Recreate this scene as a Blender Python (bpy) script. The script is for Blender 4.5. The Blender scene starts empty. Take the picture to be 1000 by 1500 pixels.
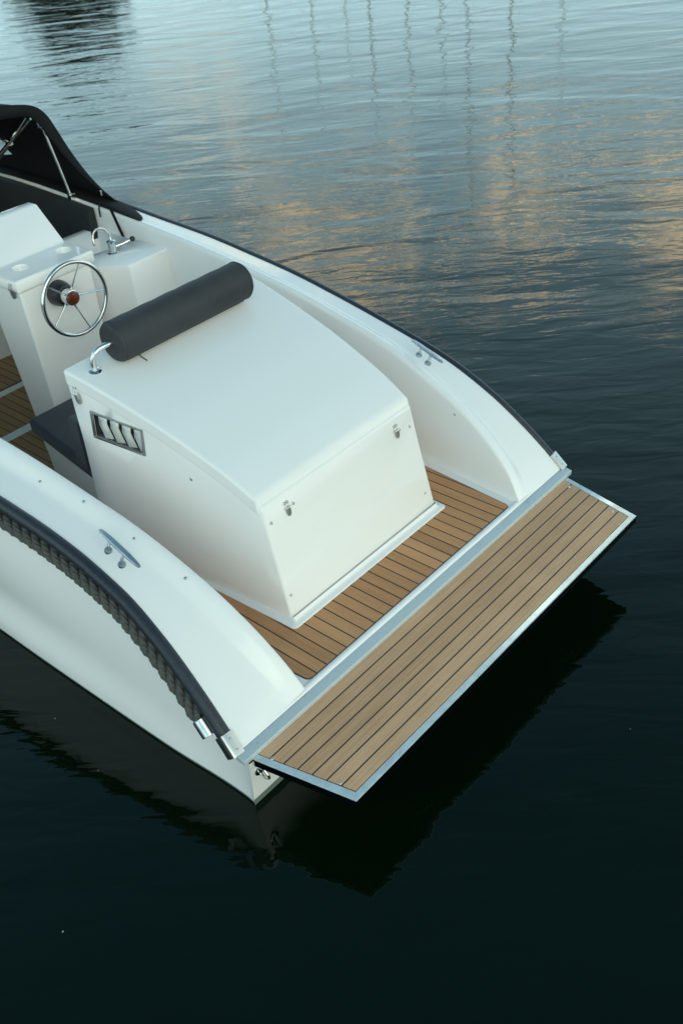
import bpy, bmesh, math, random
from mathutils import Vector, Matrix
random.seed(7)
R = math.radians
scn = bpy.context.scene
col = scn.collection

# ------------------------------------------------------------------ materials
def new_mat(name):
    m = bpy.data.materials.new(name); m.use_nodes = True
    nt = m.node_tree; b = nt.nodes['Principled BSDF']
    return m, nt, b
def N(nt, t, **kw):
    n = nt.nodes.new(t)
    for k, v in kw.items(): setattr(n, k, v)
    return n
def noise(nt, vec, scale, detail=3, rough=.5, dim='3D'):
    n = N(nt, 'ShaderNodeTexNoise'); n.noise_dimensions = dim
    n.inputs['Scale'].default_value = scale; n.inputs['Detail'].default_value = detail
    n.inputs['Roughness'].default_value = rough
    if vec: nt.links.new(vec, n.inputs['Vector'])
    return n
def mapping(nt, vec, scale=(1,1,1), rot=(0,0,0)):
    m = N(nt, 'ShaderNodeMapping'); nt.links.new(vec, m.inputs[0])
    m.inputs['Scale'].default_value = scale; m.inputs['Rotation'].default_value = rot
    return m.outputs[0]
def maprange(nt, val, a, b, c, d, smooth=False):
    m = N(nt, 'ShaderNodeMapRange')
    if smooth: m.interpolation_type = 'SMOOTHSTEP'
    nt.links.new(val, m.inputs[0])
    for i, v in enumerate((a, b, c, d)): m.inputs[i+1].default_value = v
    return m.outputs[0]
def mathn(nt, op, a, b=None):
    m = N(nt, 'ShaderNodeMath', operation=op)
    for i, v in enumerate((a, b)):
        if v is None: continue
        if isinstance(v, (int, float)): m.inputs[i].default_value = v
        else: nt.links.new(v, m.inputs[i])
    return m.outputs[0]
def mixc(nt, fac, a, b, blend='MIX'):
    m = N(nt, 'ShaderNodeMix', data_type='RGBA', blend_type=blend)
    for sock, v in ((m.inputs[0], fac), (m.inputs[6], a), (m.inputs[7], b)):
        if isinstance(v, (int, float)): sock.default_value = v
        elif isinstance(v, tuple): sock.default_value = (*v, 1) if len(v) == 3 else v
        else: nt.links.new(v, sock)
    return m.outputs[2]
def bump(nt, b, h, strength, dist):
    n = N(nt, 'ShaderNodeBump'); n.inputs['Strength'].default_value = strength
    n.inputs['Distance'].default_value = dist
    nt.links.new(h, n.inputs['Height']); nt.links.new(n.outputs[0], b.inputs['Normal'])
    return n
def objvec(nt):
    return N(nt, 'ShaderNodeTexCoord').outputs['Object']

def m_gelcoat(name, base=(.90,.865,.855), rough=.085):
    m, nt, b = new_mat(name)
    v = objvec(nt)
    n1 = noise(nt, v, 2.3, 4); n2 = noise(nt, v, 38, 4, .65)
    b.inputs['Roughness'].default_value = rough
    nt.links.new(maprange(nt, n2.outputs[0], .35, .7, rough*.75, rough*1.5), b.inputs['Roughness'])
    grime = maprange(nt, n1.outputs[0], .3, .7, 0, .10)
    nt.links.new(mixc(nt, grime, base, (base[0]*.86, base[1]*.87, base[2]*.83)), b.inputs['Base Color'])
    b.inputs['IOR'].default_value = 1.48
    bump(nt, b, n1.outputs[0], .10, .012)
    return m
def m_plain(name, c, rough, metal=0., bumpscale=None, bs=.2, bd=.002, var=.12):
    m, nt, b = new_mat(name)
    v = objvec(nt)
    n = noise(nt, v, bumpscale or 30, 4, .6)
    f = maprange(nt, n.outputs[0], .3, .7, 0, 1)
    nt.links.new(mixc(nt, f, tuple(x*(1-var) for x in c), tuple(min(1, x*(1+var)) for x in c)), b.inputs['Base Color'])
    b.inputs['Roughness'].default_value = rough; b.inputs['Metallic'].default_value = metal
    if bumpscale: bump(nt, b, n.outputs[0], bs, bd)
    return m
def m_teak(name, axis, origin, pitch, caulk=.0052, base=((.370,.235,.110),(.480,.325,.175))):
    """planks laid along the other axis, dark caulk line every `pitch`"""
    m, nt, b = new_mat(name)
    v = objvec(nt)
    s = N(nt, 'ShaderNodeSeparateXYZ'); nt.links.new(v, s.inputs[0])
    u = s.outputs[axis]
    q = mathn(nt, 'DIVIDE', mathn(nt, 'SUBTRACT', u, origin), pitch)
    fr = mathn(nt, 'FRACT', mathn(nt, 'ADD', q, .5))
    dist = mathn(nt, 'MULTIPLY', mathn(nt, 'ABSOLUTE', mathn(nt, 'SUBTRACT', fr, .5)), pitch)
    line = maprange(nt, dist, caulk*.42, caulk*.60, 1, 0, True)
    idx = mathn(nt, 'FLOOR', q)
    wn = N(nt, 'ShaderNodeTexWhiteNoise'); wn.noise_dimensions = '1D'; nt.links.new(idx, wn.inputs['W'])
    sc = (3.5, 120, 120) if axis == 1 else (120, 3.5, 120)
    g1 = noise(nt, mapping(nt, v, sc), 1, 5, .65)
    sc2 = (260, 420, 300) if axis == 1 else (420, 260, 300)
    g2 = noise(nt, mapping(nt, v, sc2), 1, 2, .6)
    bl = noise(nt, v, 5.5, 4, .6)
    fac = mathn(nt, 'ADD', mathn(nt, 'MULTIPLY', g1.outputs[0], .72), mathn(nt, 'ADD', mathn(nt, 'MULTIPLY', wn.outputs[0], .36), mathn(nt, 'MULTIPLY', bl.outputs[0], .36)))
    f2 = maprange(nt, fac, .42, .90, 0, 1)
    c = mixc(nt, f2, base[0], base[1])
    c = mixc(nt, maprange(nt, g2.outputs[0], .40, .72, 0, .30), c, (.66,.47,.29))
    stain = noise(nt, v, 9, 5, .75)
    c = mixc(nt, maprange(nt, stain.outputs[0], .58, .78, 0, .38), c, (.42,.34,.25))
    c = mixc(nt, line, c, (.018,.022,.028))
    nt.links.new(c, b.inputs['Base Color'])
    b.inputs['Roughness'].default_value = .62
    b.inputs['Specular IOR Level'].default_value = .25
    h = mathn(nt, 'SUBTRACT', mathn(nt, 'MULTIPLY', g1.outputs[0], .5), mathn(nt, 'MULTIPLY', line, .9))
    bump(nt, b, h, .35, .0015)
    return m
def m_fabric(name, c, scale=900, rough=.8, sheen=.15, wrinkle=.12):
    m, nt, b = new_mat(name)
    v = objvec(nt)
    w = noise(nt, v, scale, 2, .6); l = noise(nt, v, 6, 4, .6)
    f = maprange(nt, l.outputs[0], .3, .7, 0, 1)
    nt.links.new(mixc(nt, f, tuple(x*.85 for x in c), tuple(x*1.2 for x in c)), b.inputs['Base Color'])
    b.inputs['Roughness'].default_value = rough
    b.inputs['Sheen Weight'].default_value = sheen
    b.inputs['Specular IOR Level'].default_value = .3
    h = mathn(nt, 'ADD', mathn(nt, 'MULTIPLY', w.outputs[0], .06), mathn(nt, 'MULTIPLY', l.outputs[0], 1))
    bump(nt, b, h, wrinkle, .02)
    return m

GEL = m_gelcoat('gelcoat')
GELI = m_gelcoat('gelcoat_inner', (.77,.79,.77), .22)
BOOT = m_plain('waterline_paint', (.15,.19,.165), .45, 0, 22, .1)
RUBBER = m_plain('rubber', (.020,.024,.034), .42, 0, 45, .25, .002, .3)
STEEL = m_plain('polished_steel', (.66,.66,.65), .10, 1, None)
STEELB = m_plain('brushed_steel', (.55,.56,.56), .30, 1, None)
STEELREFL = m_plain('steel_dark_reflection', (.16,.17,.17), .16, 1, None)  # dark water mirrored in polished steel, put into the base colour
CLEATM = m_plain('dull_steel', (.40,.44,.48), .42, .85, None)
STEELF = m_plain('satin_steel', (.62,.67,.71), .42, .35, None)
VANE = m_plain('vent_vane_steel', (.80,.81,.80), .25, .35, None)
ALU = m_plain('anodised_aluminium', (.63,.67,.69), .45, .35, 160, .08, .001, .08)
BLACKP = m_plain('black_plastic', (.012,.013,.014), .35, 0, 60, .1)
CANVAS = m_fabric('black_canvas', (.0065,.007,.008), 700, .9, .0, .35)
LINING = m_fabric('dark_lining', (.018,.021,.023), 500, .7, .05, .15)
CUSH = m_fabric('charcoal_upholstery', (.036,.038,.042), 800, .62, .0, .16)
CUSHN = m_fabric('navy_vinyl', (.012,.019,.030), 500, .5, .1, .12)
ROPE = m_plain('rope_fibre', (.078,.077,.072), .85, 0, 300, .25, .001, .4)
WOODCAP = m_plain('varnished_wood', (.10,.022,.008), .12, 0, 25, .0, .001, .5)
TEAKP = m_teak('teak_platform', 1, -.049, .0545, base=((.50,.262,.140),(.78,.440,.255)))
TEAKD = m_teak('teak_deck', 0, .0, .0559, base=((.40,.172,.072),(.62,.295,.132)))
TEAKS = m_teak('teak_sole', 0, .01, .0559, base=((.26,.150,.065),(.35,.215,.10)))
WHITESTRIP = m_plain('white_strip', (.72,.75,.74), .3, 0, None)

# ------------------------------------------------------------------ mesh builder
class MB:
    def __init__(s): s.v = []; s.f = []
    def add(s, vs, fs):
        o = len(s.v); s.v += [tuple(p) for p in vs]; s.f += [tuple(i+o for i in f) for f in fs]; return s
    def box(s, c, d, m=None):
        vs = [Vector((x*d[0]/2, y*d[1]/2, z*d[2]/2)) for x in (-1,1) for y in (-1,1) for z in (-1,1)]
        if m: vs = [m @ p for p in vs]
        c = Vector(c)
        return s.add([p+c for p in vs], [(0,1,3,2),(4,6,7,5),(0,4,5,1),(2,3,7,6),(0,2,6,4),(1,5,7,3)])
    def hexa(s, bot, top):
        n = len(bot)
        return s.add(list(bot)+list(top), [tuple(range(n))[::-1], tuple(range(n, 2*n))] + [(i, (i+1)%n, n+(i+1)%n, n+i) for i in range(n)])
    def grid(s, rows, closed=False, cap=False):
        n = len(rows[0]); vs = [p for r in rows for p in r]; fs = []
        for i in range(len(rows)-1):
            for j in range(n if closed else n-1):
                k = (j+1) % n
                fs.append((i*n+j, i*n+k, (i+1)*n+k, (i+1)*n+j))
        if cap:
            fs.append(tuple(range(n))[::-1]); fs.append(tuple((len(rows)-1)*n+j for j in range(n)))
        return s.add(vs, fs)
    def tube(s, path, r, n=12, ry=None, up=None, cap=True, closed=False):
        path = [Vector(p) for p in path]; rows = []; L = len(path)
        prev = None
        for i, p in enumerate(path):
            if closed: t = path[(i+1)%L]-path[i-1]
            else: t = path[min(i+1, L-1)]-path[max(i-1, 0)]
            t.normalize()
            if prev is None:
                a = Vector(up) if up else (Vector((0,0,1)) if abs(t.z) < .9 else Vector((1,0,0)))
            else: a = prev
            if up: a = Vector(up)
            a = (a - t*a.dot(t)).normalized(); prev = a; bb = t.cross(a)
            rr = r[i] if isinstance(r, (list, tuple)) else r
            r2 = ry if ry else rr
            rows.append([p + a*(r2*math.sin(2*math.pi*k/n)) + bb*(rr*math.cos(2*math.pi*k/n)) for k in range(n)])
        if closed: rows.append(rows[0]); cap = False
        return s.grid(rows, True, cap)
    def lathe(s, prof, org, axis, n=24):
        axis = Vector(axis).normalized(); a = axis.orthogonal().normalized(); b = axis.cross(a); org = Vector(org)
        rows = [[org + axis*h + (a*math.cos(2*math.pi*k/n) + b*math.sin(2*math.pi*k/n))*r for k in range(n)] for r, h in prof]
        return s.grid(rows, True, True)
    def build(s, name, mat, parent=None, bevel=0, seg=3, angle=35, sharp=30, solid=0, label=None):
        me = bpy.data.meshes.new(name); me.from_pydata(s.v, [], s.f); me.validate()
        bm = bmesh.new(); bm.from_mesh(me)
        bmesh.ops.remove_doubles(bm, verts=bm.verts, dist=1e-6)
        bmesh.ops.recalc_face_normals(bm, faces=bm.faces); bm.to_mesh(me); bm.free()
        for p in me.polygons: p.use_smooth = True
        if not bevel: me.set_sharp_from_angle(angle=R(sharp))
        me.materials.append(mat)
        o = bpy.data.objects.new(name, me); col.objects.link(o)
        if parent: o.parent = parent
        if solid:
            md = o.modifiers.new('solid', 'SOLIDIFY'); md.thickness = solid; md.offset = 0
        if bevel:
            md = o.modifiers.new('bevel', 'BEVEL'); md.width = bevel; md.segments = seg
            md.limit_method = 'ANGLE'; md.angle_limit = R(angle); md.harden_normals = True
        if label: o['label'] = label
        return o
def empty(name, loc=(0,0,0), rz=0, label=None, cat=None, group=None):
    o = bpy.data.objects.new(name, None); col.objects.link(o); o.location = loc; o.rotation_euler = (0,0,rz)
    o.empty_display_size = .2
    if label: o['label'] = label
    if cat: o['category'] = cat
    if group: o['group'] = group
    return o
def cut(o, cutters):
    """boolean difference baked into the mesh, the cutters are thrown away"""
    for c in cutters:
        md = o.modifiers.new('cut', 'BOOLEAN'); md.operation = 'DIFFERENCE'; md.solver = 'EXACT'; md.object = c
    bpy.context.view_layer.update()
    dg = bpy.context.evaluated_depsgraph_get()
    me = bpy.data.meshes.new_from_object(o.evaluated_get(dg))
    o.modifiers.clear(); o.data = me
    for p in me.polygons: p.use_smooth = True
    me.set_sharp_from_angle(angle=R(28))
    for c in cutters: bpy.data.objects.remove(c)
def lerp_tab(T):
    ys = [t[0] for t in T]; zs = [t[1] for t in T]; n = len(ys)
    d = [(zs[i+1]-zs[i])/(ys[i+1]-ys[i]) for i in range(n-1)]
    m = [d[0]] + [0 if d[i-1]*d[i] <= 0 else 2*d[i-1]*d[i]/(d[i-1]+d[i]) for i in range(1, n-1)] + [d[-1]]
    def f(y):
        y = min(max(y, ys[0]), ys[-1])
        i = max(k for k in range(n-1) if ys[k] <= y)
        h = ys[i+1]-ys[i]; t = (y-ys[i])/h
        return (zs[i]*(2*t**3-3*t*t+1) + m[i]*h*(t**3-2*t*t+t) + zs[i+1]*(3*t*t-2*t**3) + m[i+1]*h*(t**3-t*t))
    return f
def frange(a, b, n): return [a+(b-a)*i/(n-1) for i in range(n)]

# ------------------------------------------------------------------ the boat (x starboard, y to the bow, z up, water at 0)
boat = empty('motorboat', (0,0,0), 0, 'white motorboat with teak swim platform, engine box and raised black sprayhood', 'motorboat')
AG = lerp_tab([(0,1.040),(.2,1.018),(.4,1.0),(.6,.99),(.8,.991),(1,.998),(1.2,1.012),(1.4,1.028),(1.7,1.045),(2,1.058),(2.4,1.07),(2.8,1.078),(3.2,1.08),(3.6,1.078),(4,1.07),(4.5,1.03),(5,.90),(5.5,.66),(6,.30),(6.25,.03)])
ZG = lerp_tab([(0,.272),(.04,.318),(.1,.378),(.2,.468),(.3,.547),(.4,.616),(.6,.720),(.8,.784),(1,.829),(1.2,.865),(1.4,.896),(1.7,.942),(2,.975),(2.4,1.016),(2.8,1.041),(3.2,1.073),(3.6,1.10),(4,1.12),(6.25,1.22)])
AI = lerp_tab([(0,.69),(.05,.70),(.1,.714),(.2,.73),(.4,.75),(.6,.765),(.8,.785),(1,.801),(1.2,.813),(1.4,.828),(1.7,.845),(2,.858),(2.4,.87),(2.8,.878),(3.2,.88),(3.6,.878),(4,.87),(4.5,.83),(5,.70),(5.5,.46),(6,.12),(6.25,.004)])
ZI = lerp_tab([(0,.322),(.04,.328),(.065,.365),(.1,.425),(.2,.533),(.3,.610),(.4,.672),(.6,.761),(.8,.836),(1,.883),(1.2,.922),(1.4,.957),(1.7,.995),(2,1.03),(2.4,1.071),(2.8,1.102),(3.2,1.136),(3.6,1.165),(4,1.19),(6.25,1.26)])
AW = lerp_tab([(0,1.030),(.1,1.024),(.5,1.048),(1,1.066),(1.5,1.080),(2.2,1.09),(3.2,1.07),(4,1.0),(4.8,.80),(5.5,.48),(6,.15),(6.2,.01)])

YS = sorted(set([round(y,4) for y in frange(.045, .4, 16) + frange(.4, 1.6, 25) + frange(1.6, 6.25, 40)]))
# outer shell: side from gunwale to waterline band, transom
def side_pts(y):
    ag, zg, aw = AG(y), ZG(y), AW(y)
    pts = []
    w = min(1, max(0, (y-.25)/1.2))
    for t in frange(0, 1, 22):
        z = zg*(1-t) + .016*t
        bulge = .022*w*math.exp(-((t-.38)/.22)**2) - .013*w*math.exp(-((t-.74)/.12)**2) + .008*w*math.exp(-((t-.92)/.06)**2)
        x = ag*(1-t)+aw*t + bulge
        pts.append((max(x, .002), z))
    return pts
rake = lambda z: .043*(1-min(1, max(0, z/.29)))          # the transom leans: lower edge further forward
hull = MB()
for sgn in (1, -1):
    rows = []
    for y in [0]+YS:
        r = []
        for x, z in side_pts(max(y, .0)):
            yy = y if y > 0 else rake(z)
            r.append((sgn*x, yy, z))
        rows.append(r)
    hull.grid(rows)
tr = side_pts(0)
rows = [[(x*k, rake(z) - .0, z) for k in frange(-1, 1, 9)] for x, z in tr]
hull.grid(rows)
hull.build('hull', GEL, boat, sharp=40)
# painted band at the waterline, under water too
bt = MB()
for sgn in (1, -1):
    rows = []
    for y in [0]+YS:
        aw = AW(max(y, 0))
        rows.append([(sgn*(aw+.0), y if y else rake(0), .016), (sgn*(aw-.004), y if y else rake(0)+.001, -.01), (sgn*max(aw-.05,.0), y if y else .06, -.12), (0, y if y else .09, -.26)])
    bt.grid(rows)
b0 = AW(0)
bt.grid([[(x, rake(.036)-.0015, .038) for x in frange(-b0-.001, b0+.001, 5)], [(x, rake(0), .0) for x in frange(-b0, b0, 5)], [(x, .05, -.05) for x in frange(-b0+.004, b0-.004, 5)],
         [(x, .06, -.12) for x in frange(-b0+.05, b0-.05, 5)], [(0, .09, -.26)]*5])
bt.build('waterline_band', BOOT, boat, sharp=40)

# side decks with rolled coaming and inner wall down to the deck / sole
def deck_pts(y):
    ag, zg, ai, zi = AG(y), ZG(y), AI(y), ZI(y)
    k = min(1, y/.35) ; w = (ag-ai)
    s = min(1, w/.2)
    dz = zi-zg
    P = [(ag, zg)]
    w0 = w-.098*s
    P += [(ag-w0*t, zg+dz*.20*t) for t in (.3,.6,.85,.96)]
    P += [(ai+.090*s, zg+dz*.235), (ai+.080*s, zg+dz*.32), (ai+.066*s, zg+dz*.52), (ai+.052*s, zg+dz*.73), (ai+.042*s, zg+dz*.87), (ai+.034*s, zi-dz*.06), (ai+.022*s, zi-.001), (ai+.010*s, zi), (ai+.003, zi-.005), (ai-.001, zi-.013), (ai-.003, zi-.028)]
    bot = .30 if y < 1.44 else .05
    xb = (.695+.092*y) if y < 1.44 else ai-.03*s
    if y < 1.44:
        xb = min(xb, ai-.004)
    x0, z0 = P[-1]
    H = max(z0-bot, .004)
    fil = min(.035, H*.4)
    for t in (.15,.35,.55,.75,.9): P.append((x0+(xb-x0)*t, z0-(H-fil)*t))
    P.append((xb-.004, bot+fil*.55)); P.append((xb-.012, bot+fil*.2)); P.append((xb-.03, bot))
    return [(max(x, .001), z) for x, z in P]
cm = MB()
for sgn in (1, -1):
    ys1 = [y for y in YS if y < 1.44]; ys2 = [y for y in YS if y >= 1.44]
    if True:
        cm.grid([[(sgn*x, y, z) for x, z in deck_pts(y)] for y in ys1+[1.4395,1.4405]+ys2])
    # little aft face of the ramp
    P = deck_pts(.045)
cm.build('side_deck', GEL, boat, sharp=50)

# aft deck moulding: floor, raised rounded ridge in front of the strip
dk = MB()
dk.grid([[(x, y, .3175) for x in frange(-.80, .80, 5)] for y in (.068, .3, .8, 1.44)])
dk.grid([[(x, 1.44, z) for x in frange(-.822, .822, 5)] for z in (.3175, .05)])
rows = []
for y, z in ((.072,.3175),(.066,.3215),(.060,.3245),(.053,.3245),(.046,.322),(.041,.316),(.040,.28)):
    rows.append([(x, y, z) for x in frange(-1.03, 1.03, 5)])
dk.grid(rows)
dk.build('aft_deck', GEL, boat, sharp=40)

# teak panel of the aft deck: U shape round the engine box, rounded corners
def arc(cx, cy, r, a0, a1, n=6): return [(cx+r*math.cos(R(a0+(a1-a0)*i/(n-1))), cy+r*math.sin(R(a0+(a1-a0)*i/(n-1)))) for i in range(n)]
def plate(outline, z0, z1):
    m = MB(); m.hexa([(x, y, z0) for x, y in outline], [(x, y, z1) for x, y in outline]); return m
ow = lambda y: .648+.088*y
iw = lambda y: .497+.05*(y-.3)
out = [(-ow(1.42), 1.42)] + arc(-ow(.1)+.022, .073+.022, .022, 180, 270) + arc(ow(.1)-.022, .073+.022, .022, 270, 360) + [(ow(1.42), 1.42), (iw(1.42), 1.42)] \
    + arc(iw(.3)-.018, .298+.018, .018, 0, -90) + arc(-iw(.3)+.018, .298+.018, .018, 270, 180) + [(-iw(1.42), 1.42)]
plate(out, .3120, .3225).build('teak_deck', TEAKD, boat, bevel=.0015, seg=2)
ed = MB()     # dark caulk bead round the panel
ed.tube([(x, y, .3172) for x, y in [(-ow(1.42),1.42)]+out[1:13]+[(ow(1.42),1.42)]], .0045, 6)
ed.tube([(x, y, .3172) for x, y in [(iw(1.42),1.42)]+out[15:27]+[(-iw(1.42),1.42)]], .0040, 6)
ed.build('caulk_bead', RUBBER, boat)

# aluminium strip on the transom edge
st = MB(); X = 1.063
st.hexa([(-X,.039,.290),(-X,-.003,.288),(X,-.003,.288),(X,.039,.290)], [(-X,.039,.3165),(-X,-.003,.3105),(X,-.003,.3105),(X,.039,.3165)])
strip = st.build('transom_strip', ALU, boat, bevel=.0025, seg=2)
def screw(loc, nrm, r=.0055, parent=boat, mat=None):
    nrm = Vector(nrm).normalized(); m = MB()
    m.lathe([(r*1.0,-.004),(r,.0006),(r*.75,.0022),(r*.3,.0026),(.0003,.0020)], loc, nrm, 12)
    return m.build('screw', mat or STEELB, parent, sharp=60)
for x, y in ((.729,.02),(-.002,.021),(-.286,.003),(-.696,.021),(.36,.02),(-.98,.015)):
    screw((x, y, .3105+.143*(y+.003)+.0005), (0,-.14,1), .0032, strip)

# ------------------------------------------------------------------ swim platform
W0, W1, YA, YF = 1.0245, .9365, -.3985, -.004
WX = lambda y: W0+(W1-W0)*(YF-y)/(YF-YA)
fw = .025
pf = MB()      # stainless angle frame: outer wall and narrow top flange
o = [(-WX(YF),YF),(-WX(YA),YA),(WX(YA),YA),(WX(YF),YF)]
i_ = [(-WX(YF)+fw,YF),(-WX(YA)+fw,YA+fw),(WX(YA)-fw,YA+fw),(WX(YF)-fw,YF)]
zt, zb = .2915, .2520
pw = MB()
for k in range(3):
    a, b, c, d = o[k], o[k+1], i_[k+1], i_[k]
    pf.hexa([(p[0],p[1],.2845) for p in (a,b,c,d)], [(p[0],p[1],zt) for p in (a,b,c,d)])
    pw.hexa([(p[0],p[1],zb) for p in (a,b,c,d)], [(p[0],p[1],.2842) for p in (a,b,c,d)])
pfo = pf.build('platform_frame', STEELF, boat, bevel=.002, seg=2, label='polished steel frame round the swim platform')
pw.build('frame_side', STEELREFL, pfo)  # same steel as the flange, darkened to paint in its water reflection
g = .0035
teak = [(i_[0][0]+g,YF),(i_[1][0]+g,i_[1][1]+g),(i_[2][0]-g,i_[2][1]+g),(i_[3][0]-g,YF)]
plate(teak, .270, .2925).build('swim_platform', TEAKP, boat, bevel=.0012, seg=2)
pb = MB()
pb.hexa([(p[0],p[1],.262) for p in i_], [(p[0],p[1],.286) for p in i_]); pb.build('platform_base', BLACKP, boat)
for x, y in ((-.983,-.055),(-.917,-.31),(.964,-.05),(.905,-.30)): screw((x,y,.2926),(0,0,1),.0062,pfo,STEEL)
for x in (.466, -.554):       # folding ladder loops under the platform edge
    h = MB(); h.tube([(x-.05,-.33,.262),(x-.05,-.350,.228),(x-.035,-.362,.212),(x,-.366,.206),(x+.035,-.362,.212),(x+.05,-.350,.228),(x+.05,-.33,.262)], .008, 10, up=(0,1,0))
    h.build('ladder_loop', BLACKP, boat)
eye = MB(); eye.lathe([(.022,0),(.022,.004),(.018,.006)], (-1.0,.0125,.197),(0,-1,0),16)
eye.tube([(-1.0,.008,.215),(-1.0,-.022,.218),(-1.0,-.036,.206),(-1.0,-.038,.190),(-1.0,-.026,.178),(-1.0,.010,.178)], .0052, 8, up=(1,0,0))
eye.build('towing_eye', STEEL, boat)
for x in (-.5, .5):
    br = MB(); br.hexa([(x-.02,.03,.10),(x+.02,.03,.10),(x+.02,.012,.2),(x-.02,.012,.2)],[(x-.02,-.0,.235),(x+.02,-.0,.235),(x+.02,-.30,.262),(x-.02,-.30,.262)]); br.build('platform_bracket', STEELB, boat)

# ------------------------------------------------------------------ rub rails, end caps, rope fender
def nrm2(y):     # outward normal in plan
    d = (AG(y+.02)-AG(y-.02))/.04; v = Vector((1, -d)); v.normalize(); return v
for sgn in (1, -1):
    m = MB(); rows = []
    for y in [y for y in frange(.088, 1.7, 46)+frange(1.75, 6.2, 34)]:
        t = Vector((AG(y+.01)-AG(y-.01), .02, ZG(y+.01)-ZG(y-.01))).normalized()
        out_ = Vector((1,0,0)); out_ = (out_-t*out_.dot(t)).normalized(); up_ = out_.cross(t); 
        if up_.z < 0: up_ = -up_
        c = Vector((AG(y), y, ZG(y)))
        prof = [(-.004,.001),(.004,.0075),(.014,.0095),(.024,.0075),(.033,.001),(.0385,-.010),(.040,-.024),(.0365,-.036),(.028,-.043),(.016,-.047),(-.004,-.048)]
        rows.append([(sgn*(c+out_*a+up_*b).x, (c+out_*a+up_*b).y, (c+out_*a+up_*b).z) for a, b in prof])
    m.grid(rows, True, True)
    rail = m.build('rub_rail', RUBBER, boat, sharp=60)
    m = MB(); rows = []
    for y in frange(.034, .094, 5):
        t = Vector((AG(y+.01)-AG(y-.01), .02, ZG(y+.01)-ZG(y-.01))).normalized()
        out_ = Vector((1,0,0)); out_ = (out_-t*out_.dot(t)).normalized(); up_ = out_.cross(t)
        if up_.z < 0: up_ = -up_
        c = Vector((AG(y), y, ZG(y)))
        prof = [(-.006,.010),(.012,.0125),(.033,.0115),(.0395,.009),(.0425,.003),(.0435,-.012),(.0435,-.040),(.040,-.051),(-.006,-.051)]
        rows.append([(sgn*(c+out_*a+up_*b).x, (c+out_*a+up_*b).y, (c+out_*a+up_*b).z) for a, b in prof])
        if abs(y-.034) < 1e-6 or abs(y-.094) < 1e-6: pass
    m.grid(rows, True, True)
    cap = m.build('rail_end_cap', STEELB, rail, sharp=35)
    for y in (.048, .078):
        t = Vector((0, .02, ZG(y+.01)-ZG(y-.01))).normalized(); up_ = Vector((0,-t.z,t.y))
        p = Vector((sgn*(AG(y)+.016), y, ZG(y))) + up_*.0128
        screw(p, up_, .0048, rail)

def rope_c(y):
    t = Vector((AG(y+.01)-AG(y-.01), .02, ZG(y+.01)-ZG(y-.01))).normalized()
    out_ = Vector((1,0,0)); out_ = (out_-t*out_.dot(t)).normalized(); up_ = out_.cross(t)
    if up_.z < 0: up_ = -up_
    p = Vector((AG(y), y, ZG(y))) + out_*.033 + up_*(-.080)
    return Vector((-p.x, p.y, p.z)), Vector((-t.x, t.y, t.z))
# arc length samples of the rope
ypts = frange(.150, 1.75, 2100); S = [0]; cs = [rope_c(y) for y in ypts]
for k in range(1, len(ypts)): S.append(S[-1]+(cs[k][0]-cs[k-1][0]).length)
rope = empty('rope_fender'); rope.parent = boat
for strand in range(3):
    m = MB(); rows = []
    n = 30
    for k in range(len(ypts)):
        c, t = cs[k]; s_ = S[k]
        a = Vector((-1,0,0)); a = (a-t*a.dot(t)).normalized(); b = t.cross(a)
        ph = 2*math.pi*s_/.165 + strand*2*math.pi/3
        d = a*math.cos(ph)+b*math.sin(ph)
        cc = c + d*.0172
        e = t.cross(d)
        row = []
        for q in range(n):
            th = 2*math.pi*q/n
            r_ = .0150*(1+.26*abs(math.sin(2.5*th + math.pi*s_/.0135))-.16)
            row.append(cc + d*(r_*math.cos(th)) + e*(r_*math.sin(th)))
        rows.append(row)
    m.grid(rows, True, True)
    m.build('rope_strand', ROPE, rope, sharp=180)
m = MB(); c0, t0 = rope_c(.135)
a = Vector((-1,0,0)); a = (a-t0*a.dot(t0)).normalized(); b = t0.cross(a)
rows = []
for h in (-.034, .034):
    prof = []
    for k in range(24):
        th = 2*math.pi*k/24
        rr = .0315 if h else .0315
        prof.append(c0 + t0*h + a*(rr*math.cos(th)) + b*(rr*math.sin(th)))
    rows.append(prof)
m.grid(rows, True, True)
fer = m.build('rope_end_clamp', STEEL, boat, bevel=.002, seg=2)
for h in (-.02, .02): screw(c0 + t0*h + a*.0315*math.cos(.9) - b*.0315*math.sin(.9)*(1 if b.z > 0 else -1), a*math.cos(.9) - b*math.sin(.9)*(1 if b.z > 0 else -1), .0045, fer)

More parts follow.
